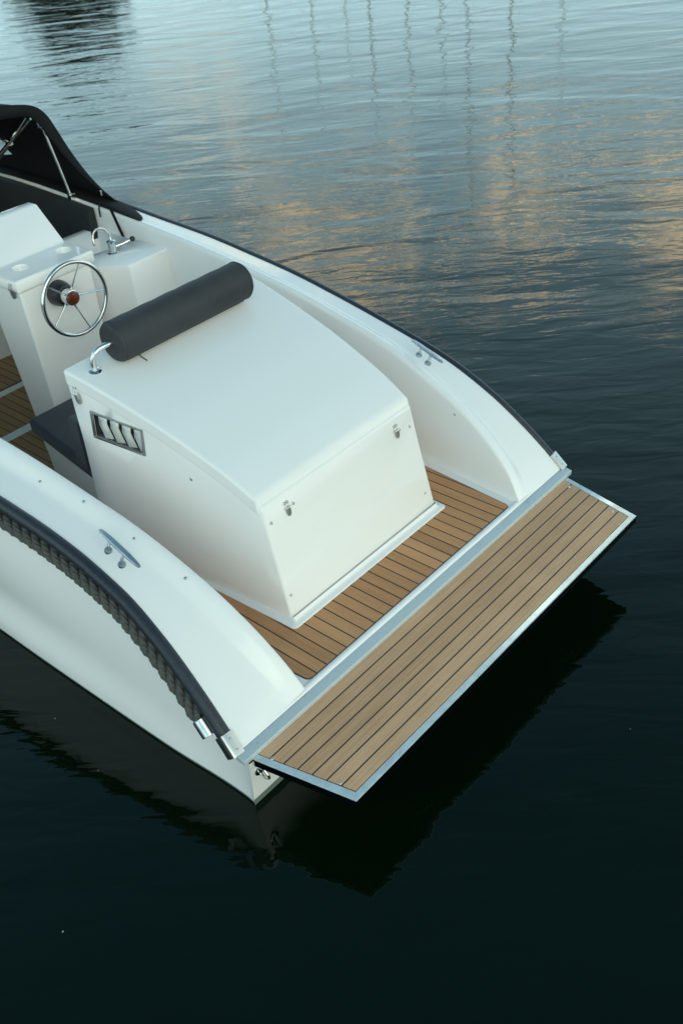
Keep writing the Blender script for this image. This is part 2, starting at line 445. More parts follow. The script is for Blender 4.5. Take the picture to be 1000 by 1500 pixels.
# ------------------------------------------------------------------ cleats (hinged bar leaning on two short arms)
def cleat(f1, f2, b1, b2, nrm):
    f1, f2, b1, b2, nrm = map(Vector, (f1, f2, b1, b2, nrm)); nrm.normalize()
    ax = (b1-b2).normalized(); sd = ax.cross(nrm).normalized(); L = (b1-b2).length
    m = MB(); rows = []
    for t, w in ((0,.30),(.03,.62),(.12,.80),(.3,1),(.7,1),(.88,.80),(.97,.62),(1,.30)):
        c = b2+(b1-b2)*t; q = Vector((0,0,0)); lift = nrm*(-.004*(1-w))
        rows.append([c+lift+sd*(.0115*w*x)+nrm*(.0075*w*z) for x, z in ((-1,-.5),(-1,.35),(-.6,1),(.6,1),(1,.35),(1,-.5),(.6,-1),(-.6,-1))])
    m.grid(rows, True, True)
    bar = m.build('cleat', CLEATM, boat, sharp=40)
    for f in (f1, f2):
        h = MB(); h.lathe([(.0145,-.006),(.0150,.002),(.0135,.006),(.009,.0085),(.001,.009)], f, nrm, 18)
        tgt = b2+ax*((f-b2).dot(ax)); 
        h.tube([f+nrm*.004, f+nrm*.014+(tgt-f)*.25, f.lerp(tgt,.65)+nrm*.006, tgt-nrm*.002], [.0065,.006,.0055,.006], 10)
        h.build('cleat_foot', CLEATM, bar)
cleat((-.951,.704,.838),(-.957,.625,.815),(-.923,.775,.885),(-.950,.520,.850),(-.15,-.28,1))
cleat((.850,.703,.815),(.812,.622,.812),(.903,.785,.850),(.795,.525,.850),(.15,-.28,1))

# coaming screws
for x, y, sg in ((-.880,1.213,1),(-.845,.984,1),(-.826,.727,1),(-.803,.489,1)):
    P = deck_pts(y); best = min(P[:12], key=lambda p: abs(p[0]+x))
    screw((x, y, best[1]+.002), (-.35,-.2,1), .0062)
screw((.748,.429,.631),(-1,-.1,.05),.0062)

# ------------------------------------------------------------------ engine box
HW = lambda y: .454+.088*(y-.45)
ZL = lerp_tab([(.40,.82),(.45,.856),(.6,.936),(.75,.993),(.9,1.044),(1.05,1.085),(1.2,1.123),(1.35,1.155),(1.43,1.169),(1.6,1.19)])
lip = .072
# body
yb = lambda z: .338+.195*(z-.325)         # raked aft face
ebm = MB()
prof = [y for y in frange(.45, 1.43, 12)]
topr = lambda y: ZL(y)-.030
outl = [(yb(.300), .300)] + [(yb(topr(.45)), topr(.45))] + [(y, topr(y)) for y in prof[1:]] + [(1.45, .300)]
def bodyx(y, z): return HW(max(y,.40))-.004 + .030*max(0, (.80-z))/.5*.75
ys_ = [.45]+prof[1:]
def side_rows(sgn):
    rows = []
    for k, yt in enumerate(ys_):
        q = k/(len(ys_)-1); r = []
        for t in frange(0, 1, 9):
            z = .300+(topr(yt)-.300)*t
            y = yt + (yb(z)-yb(topr(.45)))*(1-q) + (.02*(1-t) if k == len(ys_)-1 else 0) + (yb(topr(.45))-.45)*(1-q)
            r.append((sgn*bodyx(y, z), y, z))
        rows.append(r)
    return rows
sl, sr = side_rows(-1), side_rows(1)
ebm.grid(sl); ebm.grid(sr)
ebm.grid([sl[0], sr[0]]); ebm.grid([sl[-1], sr[-1]])
ebm.grid([[r[-1] for r in sl], [r[-1] for r in sr]]); ebm.grid([[r[0] for r in sl], [r[0] for r in sr]])
ebox = ebm.build('engine_box', GEL, boat, bevel=.010, seg=3, angle=45)
# vent opening in the port side
vq = [(1.322,1.007),(1.012,1.004),(1.034,.874),(1.343,.872)]
c = MB(); inset = .011
vc = (sum(p[0] for p in vq)/4, sum(p[1] for p in vq)/4)
vi = [(vc[0]+(p[0]-vc[0])*.93, vc[1]+(p[1]-vc[1])*.84) for p in vq]
c.hexa([(-.40, y, z) for y, z in vi], [(-.60, y, z) for y, z in vi])
cut(ebox, [c.build('cutter', GEL)])
# raised fillet flange round the foot
fl = MB()
fo = [(-iw(1.42)-.0,1.42)] + arc(-iw(.3)+.022,.296+.022,.022,180,270) + arc(iw(.3)-.022,.296+.022,.022,270,360) + [(iw(1.42),1.42)]
def inset_path(d, z, rr=.022):
    return [(-iw(1.42)+d,1.42,z)] + [(x,y,z) for x,y in arc(-iw(.3)+rr,.296+rr,rr-d if rr>d else .001,180,270)] + [(x,y,z) for x,y in arc(iw(.3)-rr,.296+rr,rr-d if rr>d else .001,270,360)] + [(iw(1.42)-d,1.42,z)]
fl.grid([inset_path(0,.312), inset_path(.001,.3235), inset_path(.003,.3262), inset_path(.009,.3272), inset_path(.0185,.3280,.030), inset_path(.027,.3315,.034), inset_path(.0322,.338,.038), inset_path(.0348,.348,.040)])
fl.build('box_flange', GEL, boat, sharp=70)
# hatch lid
ld = MB(); ysl = [.4505] + frange(.475, 1.40, 26) + [1.432]
xs = frange(-1, 1, 13)
top = [[(t*HW(y), y, ZL(y)+.006*(1-t*t)) for t in xs] for y in ysl]
def low(x, y): 
    if y < .46: return (x*1.004, .4505-.195*.078, ZL(.4505)-.078)
    return (x, y, ZL(y)-lip)
ld.grid(top)
ld.grid([top[0], [low(p[0], p[1]) for p in top[0]]]); ld.grid([top[-1], [low(p[0], p[1]) for p in top[-1]]])
L_ = [r[0] for r in top]; R_ = [r[-1] for r in top]
ld.grid([L_, [low(p[0], p[1]) for p in L_]]); ld.grid([R_, [low(p[0], p[1]) for p in R_]])
ld.grid([[low(p[0], p[1]) for p in r] for r in top])
ld.build('engine_hatch', GEL, boat, bevel=.013, seg=4, angle=50)

# vent: steel frame, four chevron vanes, black box added for the shade in the cavity
def vx(y, z): return -(bodyx(y, z))
vf = MB()
for k in range(4):
    a, b_ = vq[k], vq[(k+1)%4]; c_, d_ = vi[(k+1)%4], vi[k]
    vf.hexa([(vx(y,z)+.004, y, z) for y, z in (a,b_,c_,d_)], [(vx(y,z)-.0055, y, z) for y, z in (a,b_,c_,d_)])
vfo = vf.build('vent', STEELB, boat, bevel=.0015, seg=2, label='steel air vent with slanted louvres in the side of the engine box')
def vp(t, q):
    A_ = Vector(vi[3]).lerp(Vector(vi[2]), t); B_ = Vector(vi[0]).lerp(Vector(vi[1]), t)
    return A_.lerp(B_, q)
vshade = MB()
fr_ = [Vector((vx(y,z)+.003, y, z)) for y, z in [(vc[0]+(p[0]-vc[0])*.99, vc[1]+(p[1]-vc[1])*.99) for p in vi]]
bk_ = [p+Vector((.045,0,0)) for p in fr_]
vshade.add(fr_+bk_, [(4,5,6,7)]+[(i,(i+1)%4,4+(i+1)%4,4+i) for i in range(4)])
vshade.build('vent_shade_box', BLACKP, vfo, solid=.001)  # black walls added to paint the recess dark behind the louvres
for k in range(4):
    m = MB(); rows = []
    for q in (.0,.5,1.):
        off = .21*(1-q/.5) if q < .5 else .085*(q-.5)/.5
        t0_ = .035+.245*k+off*.8
        ta, tb = min(max(t0_,.0),1), min(max(t0_+.125,.0),1)
        pa, pb_ = vp(ta, q), vp(tb, q)
        dpt = .004+.012*(1-abs(q-.5)/.5)
        rows.append([(vx(pa.x,pa.y)+dpt, pa.x, pa.y), (vx(pb_.x,pb_.y)+dpt+.012, pb_.x, pb_.y)])
    m.grid(rows); m.build('vent_louvre', VANE, vfo, solid=.002, sharp=5)
# chrome screws on the vent frame
for y, z in ((1.31,.997),(1.17,1.0),(1.03,.995),(1.05,.882),(1.19,.880),(1.33,.881)): screw((vx(y,z)-.0058,y,z),(-1,0,.05),.003,vfo)

# latches
def latch(loc, nrm, up, s=1.):
    loc, nrm, up = Vector(loc), Vector(nrm).normalized(), Vector(up).normalized()
    up = (up-nrm*up.dot(nrm)).normalized(); sd = up.cross(nrm)
    M = Matrix((sd, up, nrm)).transposed()
    P = lambda x, y, z: loc + M @ Vector((x*s, y*s, z*s))
    m = MB()
    ol = [(-.0135,.012),(.0135,.012),(.0135,-.012),(.011,-.024),(.006,-.031),(0,-.033),(-.006,-.031),(-.011,-.024),(-.0135,-.012)]
    m.hexa([P(x,y,-.002) for x,y in ol], [P(x,y,.0035) for x,y in ol])
    ol2 = [(x*.78, y*.8-.003) for x, y in ol]
    m.hexa([P(x,y,.003) for x,y in ol2], [P(x,y*.98,.0095 if y > -.01 else .0075) for x,y in ol2])
    la = m.build('latch', STEELB, boat, bevel=.001, seg=2)
    h = MB(); h.tube([P(-.0155,.013,.008), P(.0155,.013,.008)], .0036*s, 8); h.tube([P(-.009,.012,.006),P(-.009,.030,.004)], .0022*s, 6); h.tube([P(.009,.012,.006),P(.009,.030,.004)], .0022*s, 6)
    h.build('latch_hook', STEEL, la)
    for x in (-.008,.008): screw(P(x,.036,.0), nrm, .0058, la)
    return la
na = Vector((0,-1,.195))
for x in (-.332, .328):
    latch((x, yb(.758)-.004, .760), na, (0,.195,1), .85)
for x, z in ((-.298,.768),(-.424,.752),(-.437,.432),(.348,.762),(.414,.745),(.418,.418)):
    screw((x, yb(z)-.0035 if z > .7 else yb(z)-.0008, z), na, .0062)
latch((-HW(1.37)-.001, 1.372, 1.062), (-1,0,0), (0,.1,1), 1.1)
screw((vx(.791,.842)+.001,.791,.842),(-1,0,.03),.0085)

# bolster roll on bent tube
bo = MB(); RB = .086; yc, zc = 1.30, 1.245
prof = [(.0,-.372)]
prof = [(.03,-.366),(.062,-.366),(.078,-.362),(.0845,-.352),(RB,-.335)] + [(RB+.0012*math.sin(i*2.1), x) for i, x in enumerate(frange(-.31,.31,16))] + [(RB,.335),(.0845,.352),(.078,.362),(.062,.366),(.03,.366)]
bo.lathe(prof, (0,yc,zc), (1,0,0), 40)
bol = bo.build('bolster', CUSH, boat, sharp=60)
for x in (-.347, .347):
    m = MB(); m.tube([(x, yc+(RB-.001)*math.cos(t), zc+(RB-.001)*math.sin(t)) for t in [2*math.pi*k/48 for k in range(48)]], .0026, 6, up=(1,0,0), closed=True); m.build('piping', CUSH, bol)
m = MB(); m.tube([(x, yc-.03, zc-RB*.955) for x in frange(-.33, .33, 4)], .0025, 6); m.build('zip', BLACKP, bol)
m = MB(); m.tube([(-.28, yc-.045, zc-RB*.86), (-.283, yc-.07, zc-RB*.93),(-.279, yc-.095, zc-RB-.004)], .0028, 6); m.build('zip_pull', BLACKP, bol)
for sgn in (-1,):
    m = MB()
    m.tube([(sgn*.452,1.330,1.145),(sgn*.453,1.330,1.185),(sgn*.449,1.328,1.205),(sgn*.438,1.322,1.226),(sgn*.418,1.312,1.241),(sgn*.395,1.304,1.247),(sgn*.355,1.30,1.247)], .0125, 14)
    m.lathe([(.027,-.008),(.027,.004),(.022,.007),(.014,.008)], (sgn*.452,1.330,1.150), (0,-.2,1), 20)
    tb = m.build('bolster_tube', STEEL, bol)
    screw((sgn*.452+.02,1.322,1.158),(0,-.2,1),.004,bol)

m = MB(); m.tube([(.352,1.30,1.247),(.345,1.305,1.20),(.340,1.31,1.14)], .0125, 14); m.build('bolster_tube', STEEL, bol)
# ------------------------------------------------------------------ helm seat in front of the box
sb = MB(); sb.hexa([(-.40,1.45,.05),(.40,1.45,.05),(.33,2.20,.05),(-.33,2.20,.05)], [(-.490,1.45,.535),(.490,1.45,.535),(.352,2.20,.50),(-.352,2.20,.50)])
sb.build('seat_base', GEL, boat, bevel=.014, seg=3, angle=60)
sc_ = MB()
sc_.hexa([(-.500,1.462,.545),(.500,1.462,.545),(.372,2.245,.500),(-.372,2.245,.500)], [(-.500,1.462,.632),(.500,1.462,.632),(.372,2.245,.582),(-.372,2.245,.582)])
sc_.build('seat_cushion', CUSHN, boat, bevel=.022, seg=4)
sk = MB(); sk.hexa([(-.535,1.462,.64),(.535,1.462,.64),(.510,1.61,.628),(-.510,1.61,.628)], [(-.535,1.452,.905),(.535,1.452,.905),(.510,1.57,.885),(-.510,1.57,.885)])
sk.build('seat_back', CUSHN, boat, bevel=.016, seg=3)

# ------------------------------------------------------------------ cockpit sole with pale joints
so = MB(); so.hexa([(-.84,1.46,.055),(.84,1.46,.055),(.86,4.4,.055),(-.86,4.4,.055)], [(-.84,1.46,.070),(.84,1.46,.070),(.86,4.4,.070),(-.86,4.4,.070)])
so.build('teak_sole', TEAKS, boat)
for y0, y1 in ((3.020,3.094),(3.555,3.618)):
    m = MB(); m.hexa([(-.8,y0,.068),(.5,y0,.068),(.5,y1,.068),(-.8,y1,.068)], [(-.8,y0,.0735),(.5,y0,.0735),(.5,y1,.0735),(-.8,y1,.0735)]); m.build('sole_joint', WHITESTRIP, boat, bevel=.001, seg=1)
m = MB(); m.box((-.15,3.628,.0715),(1.3,.012,.006)); m.build('sole_seam', BLACKP, boat)
# forward bench front and inner lining under the sprayhood
m = MB(); m.hexa([(-.8,4.12,.06),(.8,4.02,.06),(.8,4.8,.06),(-.8,4.8,.06)], [(-.82,4.15,.48),(.82,4.05,.48),(.82,4.8,.48),(-.82,4.8,.48)]); m.build('forward_bench', GELI, boat, bevel=.015)
m = MB(); m.hexa([(-.8,4.13,.482),(.8,4.03,.482),(.8,4.7,.482),(-.8,4.7,.482)], [(-.8,4.13,.56),(.8,4.03,.56),(.8,4.7,.56),(-.8,4.7,.56)]); m.build('bench_cushion', CUSHN, boat, bevel=.02)
m = MB(); rows = []
for y in frange(3.15, 4.25, 10):
    a_ = AI(y)-.012; zt_ = ZI(y)-.012
    rows.append([(a_, y, zt_), (a_-.035, y, zt_-.006), (a_-.052, y, zt_-.03), (a_-.060, y, .62), (a_-.0, y, .60)])
m.grid(rows, True, True); m.build('side_cushion', LINING, boat, sharp=40)
m = MB(); m.hexa([(-.88,4.72,.06),(.88,4.72,.06),(.88,4.76,.06),(-.88,4.76,.06)],[(-.80,4.72,1.22),(.80,4.72,1.22),(.80,4.76,1.22),(-.80,4.76,1.22)]); m.build('bulkhead', LINING, boat)
m = MB(); m.grid([[(x*AI(y)*1.02, y, ZI(y)+.06*(1-x*x)-.004) for x in frange(-1,1,9)] for y in frange(4.7, 6.24, 14)]); m.build('foredeck', GEL, boat)

# ------------------------------------------------------------------ helm console
XC0, XC1 = -.075, .362
cn = MB()
cn.hexa([(XC0,2.505,.06),(XC1-.03,2.505,.06),(XC1-.03,2.76,.06),(XC0,2.76,.06)], [(XC0,2.505,1.10),(XC1,2.505,1.10),(XC1,2.865,1.10),(XC0,2.865,1.10)])
con = cn.build('helm_console', GEL, boat, bevel=.014, seg=3)
ct = MB()   # top shell with lip, flat shelf and rising back panel
xa, xb_ = XC0-.012, .392
pr = [(2.493,1.082),(2.493,1.149),(2.745,1.149),(2.95,1.322),(3.03,1.322),(3.03,1.082)]
ct.add([(xa,y,z) for y,z in pr]+[(xb_+(.01 if k in (3,4) else 0),y,z) for k,(y,z) in enumerate(pr)], [tuple(range(6)), tuple(range(6,12))[::-1]]+[(i,6+i,6+(i+1)%6,(i+1)%6) for i in range(6)])
cto = ct.build('console_top', GEL, boat, bevel=.012, seg=3)
cups = []
for x in (.040, .308):
    m = MB(); m.lathe([(.030,-.03),(.0385,-.012),(.0415,.02)], (x,2.648,1.149),(0,0,1),32); cups.append(m.build('cutter', GEL))
cut(cto, cups)
for x in (.040, .308):
    m = MB(); m.tube([(x+.0425*math.cos(t), 2.648+.0425*math.sin(t), 1.1492) for t in [2*math.pi*k/40 for k in range(40)]], .0022, 8, closed=True, up=(0,0,1)); m.build('cup_holder_rim', GEL, cto)
m = MB(); m.tube([(-.10,3.10,1.20),(-.05,3.10,1.30),(.03,3.11,1.335),(.14,3.11,1.335),(.25,3.10,1.325)], .011, 10); m.build('grab_rail', STEEL, boat)
latch((XC0-.013,2.548,1.085),(-1,0,0),(0,.05,1),1.15)

# steering wheel
wx, wz, wy = .126, 1.012, 2.340
wr = .187
m = MB(); m.tube([(wx+wr*math.cos(t), wy, wz+wr*math.sin(t)) for t in [2*math.pi*k/64 for k in range(64)]], .0108, 14, up=(0,1,0), closed=True)
sw = m.build('steering_wheel', STEEL, boat, sharp=60)
for k in range(5):
    t = R(67-72*k); m = MB()
    m.tube([(wx+.030*math.cos(t), wy+.045, wz+.030*math.sin(t)), (wx+.052*math.cos(t), wy+.040, wz+.052*math.sin(t)), (wx+.075*math.cos(t), wy+.032, wz+.075*math.sin(t)), (wx+(wr-.006)*math.cos(t), wy, wz+(wr-.006)*math.sin(t))], [.0065,.0055,.0042,.0036], 8); m.build('wheel_spoke', STEEL, sw)
m = MB(); m.lathe([(.031,.0),(.040,.004),(.042,.085),(.038,.09)], (wx,wy+.018,wz),(0,1,0),32); m.build('wheel_hub', STEEL, sw)
m = MB(); m.lathe([(.001,-.006),(.018,-.005),(.031,-.0015),(.0365,.006),(.0365,.012)], (wx,wy+.010,wz),(0,1,0),32); m.build('hub_cap', WOODCAP, sw, label='dark red wooden hub cap')
m = MB(); m.lathe([(.040,.0),(.052,.004),(.060,.02),(.066,.05),(.068,.075)], (wx,2.418,wz),(0,1,0),32); m.build('helm_boot', BLACKP, sw)

# ------------------------------------------------------------------ sink unit against the starboard wall
sk = MB()
ol = [(.587,2.502),(.905,2.507),(.905,3.24),(.40,3.24),(.40,2.80)]
ob = [(.575,2.515),(.875,2.515),(.875,3.24),(.40,3.24),(.40,2.80)]
sk.hexa([(x,y,.05) for x,y in ob], [(x,y,.99) for x,y in ol])
sink = sk.build('sink_unit', GEL, boat, bevel=.012, seg=3)
c = MB(); c.hexa([(.52,2.87,.85),(.83,2.83,.85),(.83,3.13,.85),(.52,3.13,.85)], [(.47,2.83,1.01),(.862,2.79,1.01),(.862,3.165,1.01),(.47,3.165,1.01)])
cut(sink, [c.build('cutter', GEL)])
m = MB(); m.lathe([(.036,0),(.036,.004),(.024,.008),(.024,.058),(.027,.061),(.027,.068),(.018,.072),(.004,.073)], (.668,2.738,.990),(0,0,1),24)
tap = m.build('tap', STEEL, boat)
m = MB(); m.tube([(.668,2.738,1.05),(.672,2.745,1.085)] + [(.668-.055+.055*math.cos(t), 2.74+.02*math.sin(t), 1.085+.058*math.sin(t)) for t in frange(0, math.pi, 12)] + [(.558,2.74,1.07)], .0068, 10); m.build('tap_spout', STEEL, tap)
m = MB(); m.tube([(.672,2.728,1.025),(.715,2.700,1.035),(.757,2.676,1.047)], [.0065,.006,.0045], 10); m.build('tap_lever', STEEL, tap)
m = MB(); m.lathe([(.002,-.016),(.010,-.013),(.0155,-.004),(.0155,.005),(.010,.013),(.002,.016)], (.766,2.671,1.05),(.8,-.5,.25),16); m.build('tap_knob', BLACKP, tap)

# ------------------------------------------------------------------ sprayhood
A = [(1.05,3.10,1.065),(1.03,3.10,1.10),(1.00,3.12,1.135),(.965,3.17,1.20),(.930,3.235,1.30),(.900,3.30,1.425),(.870,3.335,1.545),(.835,3.345,1.635),(.775,3.345,1.695),(.68,3.345,1.728),(.5,3.36,1.757),(.25,3.38,1.785),(0,3.39,1.795)]
MLOW = .085
Mi = [(1.03,3.55,1.09),(1.03,3.57,1.14),(1.01,3.6,1.22),(.99,3.64,1.31),(.96,3.68,1.42),(.935,3.72,1.52),(.905,3.75,1.61),(.865,3.76,1.69),(.80,3.77,1.745),(.70,3.77,1.775),(.5,3.78,1.80),(.25,3.79,1.825),(0,3.80,1.835)]
Fr = [(1.0,4.35,1.14),(1.0,4.36,1.16),(.99,4.38,1.19),(.975,4.42,1.22),(.95,4.47,1.26),(.92,4.52,1.29),(.88,4.57,1.32),(.83,4.62,1.34),(.75,4.68,1.35),(.65,4.73,1.355),(.47,4.79,1.36),(.24,4.83,1.365),(0,4.84,1.37)]
Mi = [(x, y, z-MLOW*max(0, (z-1.3)/.5)) for x, y, z in Mi]
A, Mi, Fr = [[Vector(p) for p in q] for q in (A, Mi, Fr)]
def dense(q):
    out = []
    n = len(q)
    for i in range(n-1):
        p0, p1, p2, p3 = q[max(i-1,0)], q[i], q[i+1], q[min(i+2,n-1)]
        for s in range(4):
            t = s/4; out.append(.5*((2*p1)+(p2-p0)*t+(2*p0-5*p1+4*p2-p3)*t*t+(3*p1-p0-3*p2+p3)*t**3))
    out.append(q[-1]); return out
Ad, Md, Fd = dense(A), dense(Mi), dense(Fr)
NU = len(Ad)
def hood_pt(u, v):
    a, mm, f = Ad[u], Md[u], Fd[u]
    if v <= .4: t = v/.4; p = a.lerp(mm, t); p += Vector((-.006 if u < 30 else 0, 0, -.018 if u > 32 else 0))*math.sin(math.pi*t)
    else: t = (v-.4)/.6; p = mm.lerp(f, t); p += Vector((-.012, 0, -.012))*math.sin(math.pi*t)
    return p
hood = MB(); wins = {1: MB(), -1: MB()}
VS = frange(0, 1, 21)
def is_win(u, v): return 12 <= u <= 30 and .56 <= v <= .88
full = list(range(NU)) 
for sgn in (1, -1):
    for i in range(len(VS)-1):
        for j in range(NU-1):
            v0, v1 = VS[i], VS[i+1]; vm = (v0+v1)/2
            qd = [hood_pt(j,v0), hood_pt(j+1,v0), hood_pt(j+1,v1), hood_pt(j,v1)]
            qd = [(sgn*p.x, p.y, p.z) for p in qd]
            cx, cy = (j+.5-23)/8.5, (vm-.80)/.13
            (wins[sgn] if (abs(cx)**4+abs(cy)**4) < 1 else hood).add(qd, [(0,1,2,3)])
for sgn in (1, -1):      # skirt that lies on the side deck, rounded at its aft end
    rows = []
    for y in [2.74,2.745,2.755,2.775,2.80,2.84,2.9,2.97,3.04,3.1,3.14,3.2,3.4,3.7,4.0,4.35]:
        k = min(1, max(0, (y-2.74)/.40))**.55
        inn = AI(y)+.010-.006*k; outr = inn+(AG(y)+.004-inn)*max(k, .02)
        zi_, zo = ZI(y)+.006, ZG(y)+.014
        rows.append([(sgn*(inn+(outr-inn)*t), y, zi_+(zo-zi_)*(inn+(outr-inn)*t-inn)/(AG(y)-inn)+.02*math.sin(math.pi*t)*k) for t in frange(0,1,6)])
    hood.grid(rows)
ho = hood.build('sprayhood', CANVAS, boat, sharp=70, solid=.004)
VIN = bpy.data.materials.new('clear_vinyl'); VIN.use_nodes = True
nt = VIN.node_tree; nt.nodes.remove(nt.nodes['Principled BSDF'])
tr_ = N(nt,'ShaderNodeBsdfTransparent'); tr_.inputs[0].default_value = (.86,.88,.88,1); gl = N(nt,'ShaderNodeBsdfGlossy'); gl.inputs['Roughness'].default_value = .05
mx = N(nt,'ShaderNodeMixShader'); mx.inputs[0].default_value = .08
nt.links.new(tr_.outputs[0], mx.inputs[1]); nt.links.new(gl.outputs[0], mx.inputs[2]); nt.links.new(mx.outputs[0], nt.nodes['Material Output'].inputs[0])
for q in wins.values(): q.build('hood_window', VIN, ho)
hem = MB()
for sgn in (1, -1):
    rows = []
    for u in range(8, NU):
        p = Ad[u]; w = .070*min(1, (u-8)/18); c_ = Vector((0, p.y, 1.25)); inw = (c_-p); inw.y = 0; inw.normalize()
        if u > 30: inw = inw.lerp(Vector((0,0,-1)), (u-30)/(NU-31)); inw.normalize()
        rows.append([(sgn*q.x, q.y, q.z) for q in (p+Vector((0,-.004,.004)), p+inw*w*.5+Vector((0,-.006,0)), p+inw*w+Vector((0,.004,0)))])
    hem.grid(rows)
hem.build('hood_hem', CANVAS, ho, solid=.004, sharp=70)
def tube_part(name, pts, r, parent, mat=STEEL):
    m = MB(); m.tube(pts, r, 10); return m.build(name, mat, parent)
tube_part('hood_tube', [(.868,3.36,1.15),(.845,3.372,1.35),(.812,3.385,1.59)], .0110, ho)
tube_part('hood_tube', [(.715,3.36,1.655),(.66,3.46,1.55),(.60,3.60,1.435),(.54,3.75,1.31)], .0110, ho)
tube_part('hood_tube', [(.725,3.335,1.645),(.685,3.485,1.54),(.625,3.62,1.425),(.565,3.77,1.30)], .0070, ho)
tube_part('hood_tube', [(.655,3.52,1.515),(.58,3.50,1.57),(.44,3.46,1.66)], .0100, ho)
m = MB(); m.box((.869,3.36,1.152),(.034,.034,.034)); m.tube([(.85,3.35,1.178),(.89,3.345,1.172)], .005, 8); m.build('tube_hinge', STEEL, ho, bevel=.004)
m = MB(); m.box((.808,3.383,1.59),(.03,.03,.045)); m.build('tube_hinge', STEEL, ho, bevel=.004)
m = MB(); m.box((.652,3.515,1.515),(.036,.036,.036)); m.build('tube_hinge', STEEL, ho, bevel=.006)
m = MB(); m.grid([[(.885-.004*i,3.02-.02*i,1.15-.032*i),(.880-.004*i,2.985-.02*i,1.148-.032*i)] for i in range(6)]); m.build('hood_strap', CANVAS, ho, solid=.004)
m = MB(); m.tube([(.890,3.10,1.16),(.868,3.095,1.12),(.866,3.095,1.075)], .005, 6); m.build('hood_cord', CANVAS, ho)
m = MB(); m.box((.905,3.09,1.205),(.01,.012,.028)); m.build('strap_buckle', STEEL, ho, bevel=.002)

# ------------------------------------------------------------------ water
wm, nt, b = new_mat('dark_water')
b.inputs['Base Color'].default_value = (.0016,.0056,.0019,1)
b.inputs['Roughness'].default_value = .012
b.inputs['IOR'].default_value = 1.333
v = objvec(nt)
ROT = R(42)      # wave crests lie across the direction the breeze comes from
def wv(sx, sy, detail, rough, dist=0.):
    mp = mapping(nt, mapping(nt, v, (1,1,1), (0,0,-ROT+R(90))), (sx, sy, 1))
    n = noise(nt, mp, 1, detail, rough, '2D'); n.inputs['Distortion'].default_value = dist
    return n.outputs[0]
big = wv(.55, 1.35, 2, .5, .4)
mid = wv(2.6, 9.0, 2, .5, .5)
fine = wv(7.5, 17., 2, .5, .4)
patch = noise(nt, v, .35, 2, .5, '2D')
s = N(nt, 'ShaderNodeSeparateXYZ'); nt.links.new(v, s.inputs[0])
# ripples grow away from the lee of the boat and quay
d2 = mathn(nt, 'ADD', mathn(nt, 'MULTIPLY', s.outputs[0], math.cos(R(42))), mathn(nt, 'MULTIPLY', s.outputs[1], math.sin(R(42))))
open_ = maprange(nt, d2, -1.5, 5.0, .55, 1.0, True)
gust = maprange(nt, patch.outputs[0], .35, .65, .45, 1.1, True)
hsum = mathn(nt, 'ADD', mathn(nt, 'MULTIPLY', big, .0215), mathn(nt, 'ADD', mathn(nt, 'MULTIPLY', mid, .0031), mathn(nt, 'MULTIPLY', mathn(nt, 'MULTIPLY', fine, .0010), gust)))
h = mathn(nt, 'MULTIPLY', hsum, open_)
bump(nt, b, h, 1.0, 1.0)
me = bpy.data.meshes.new('water'); me.from_pydata([(-1500,-1500,0),(1500,-1500,0),(1500,1500,0),(-1500,1500,0)], [], [(0,1,2,3)]); me.materials.append(wm)
water = bpy.data.objects.new('water', me); col.objects.link(water); water['kind'] = 'structure'
m = MB()
for k in range(46):      # pollen and dust specks afloat
    a = random.uniform(-40, 120); D = random.uniform(.9, 5.0); r = random.uniform(.0012, .0035)
    x, y = -2.25+D*math.cos(R(a)), -1.83+D*math.sin(R(a))
    if abs(x) < 1.15 and y > -.45: continue
    m.lathe([(r*.7,.0004),(r,.0012),(r*.4,.0022)], (x, y, 0), (0,0,1), 8)
sp_ = m.build('floating_specks', m_plain('pale_speck', (.35,.37,.30), .7), None); sp_['kind'] = 'stuff'; sp_['label'] = 'tiny pale specks of pollen afloat on the dark water'

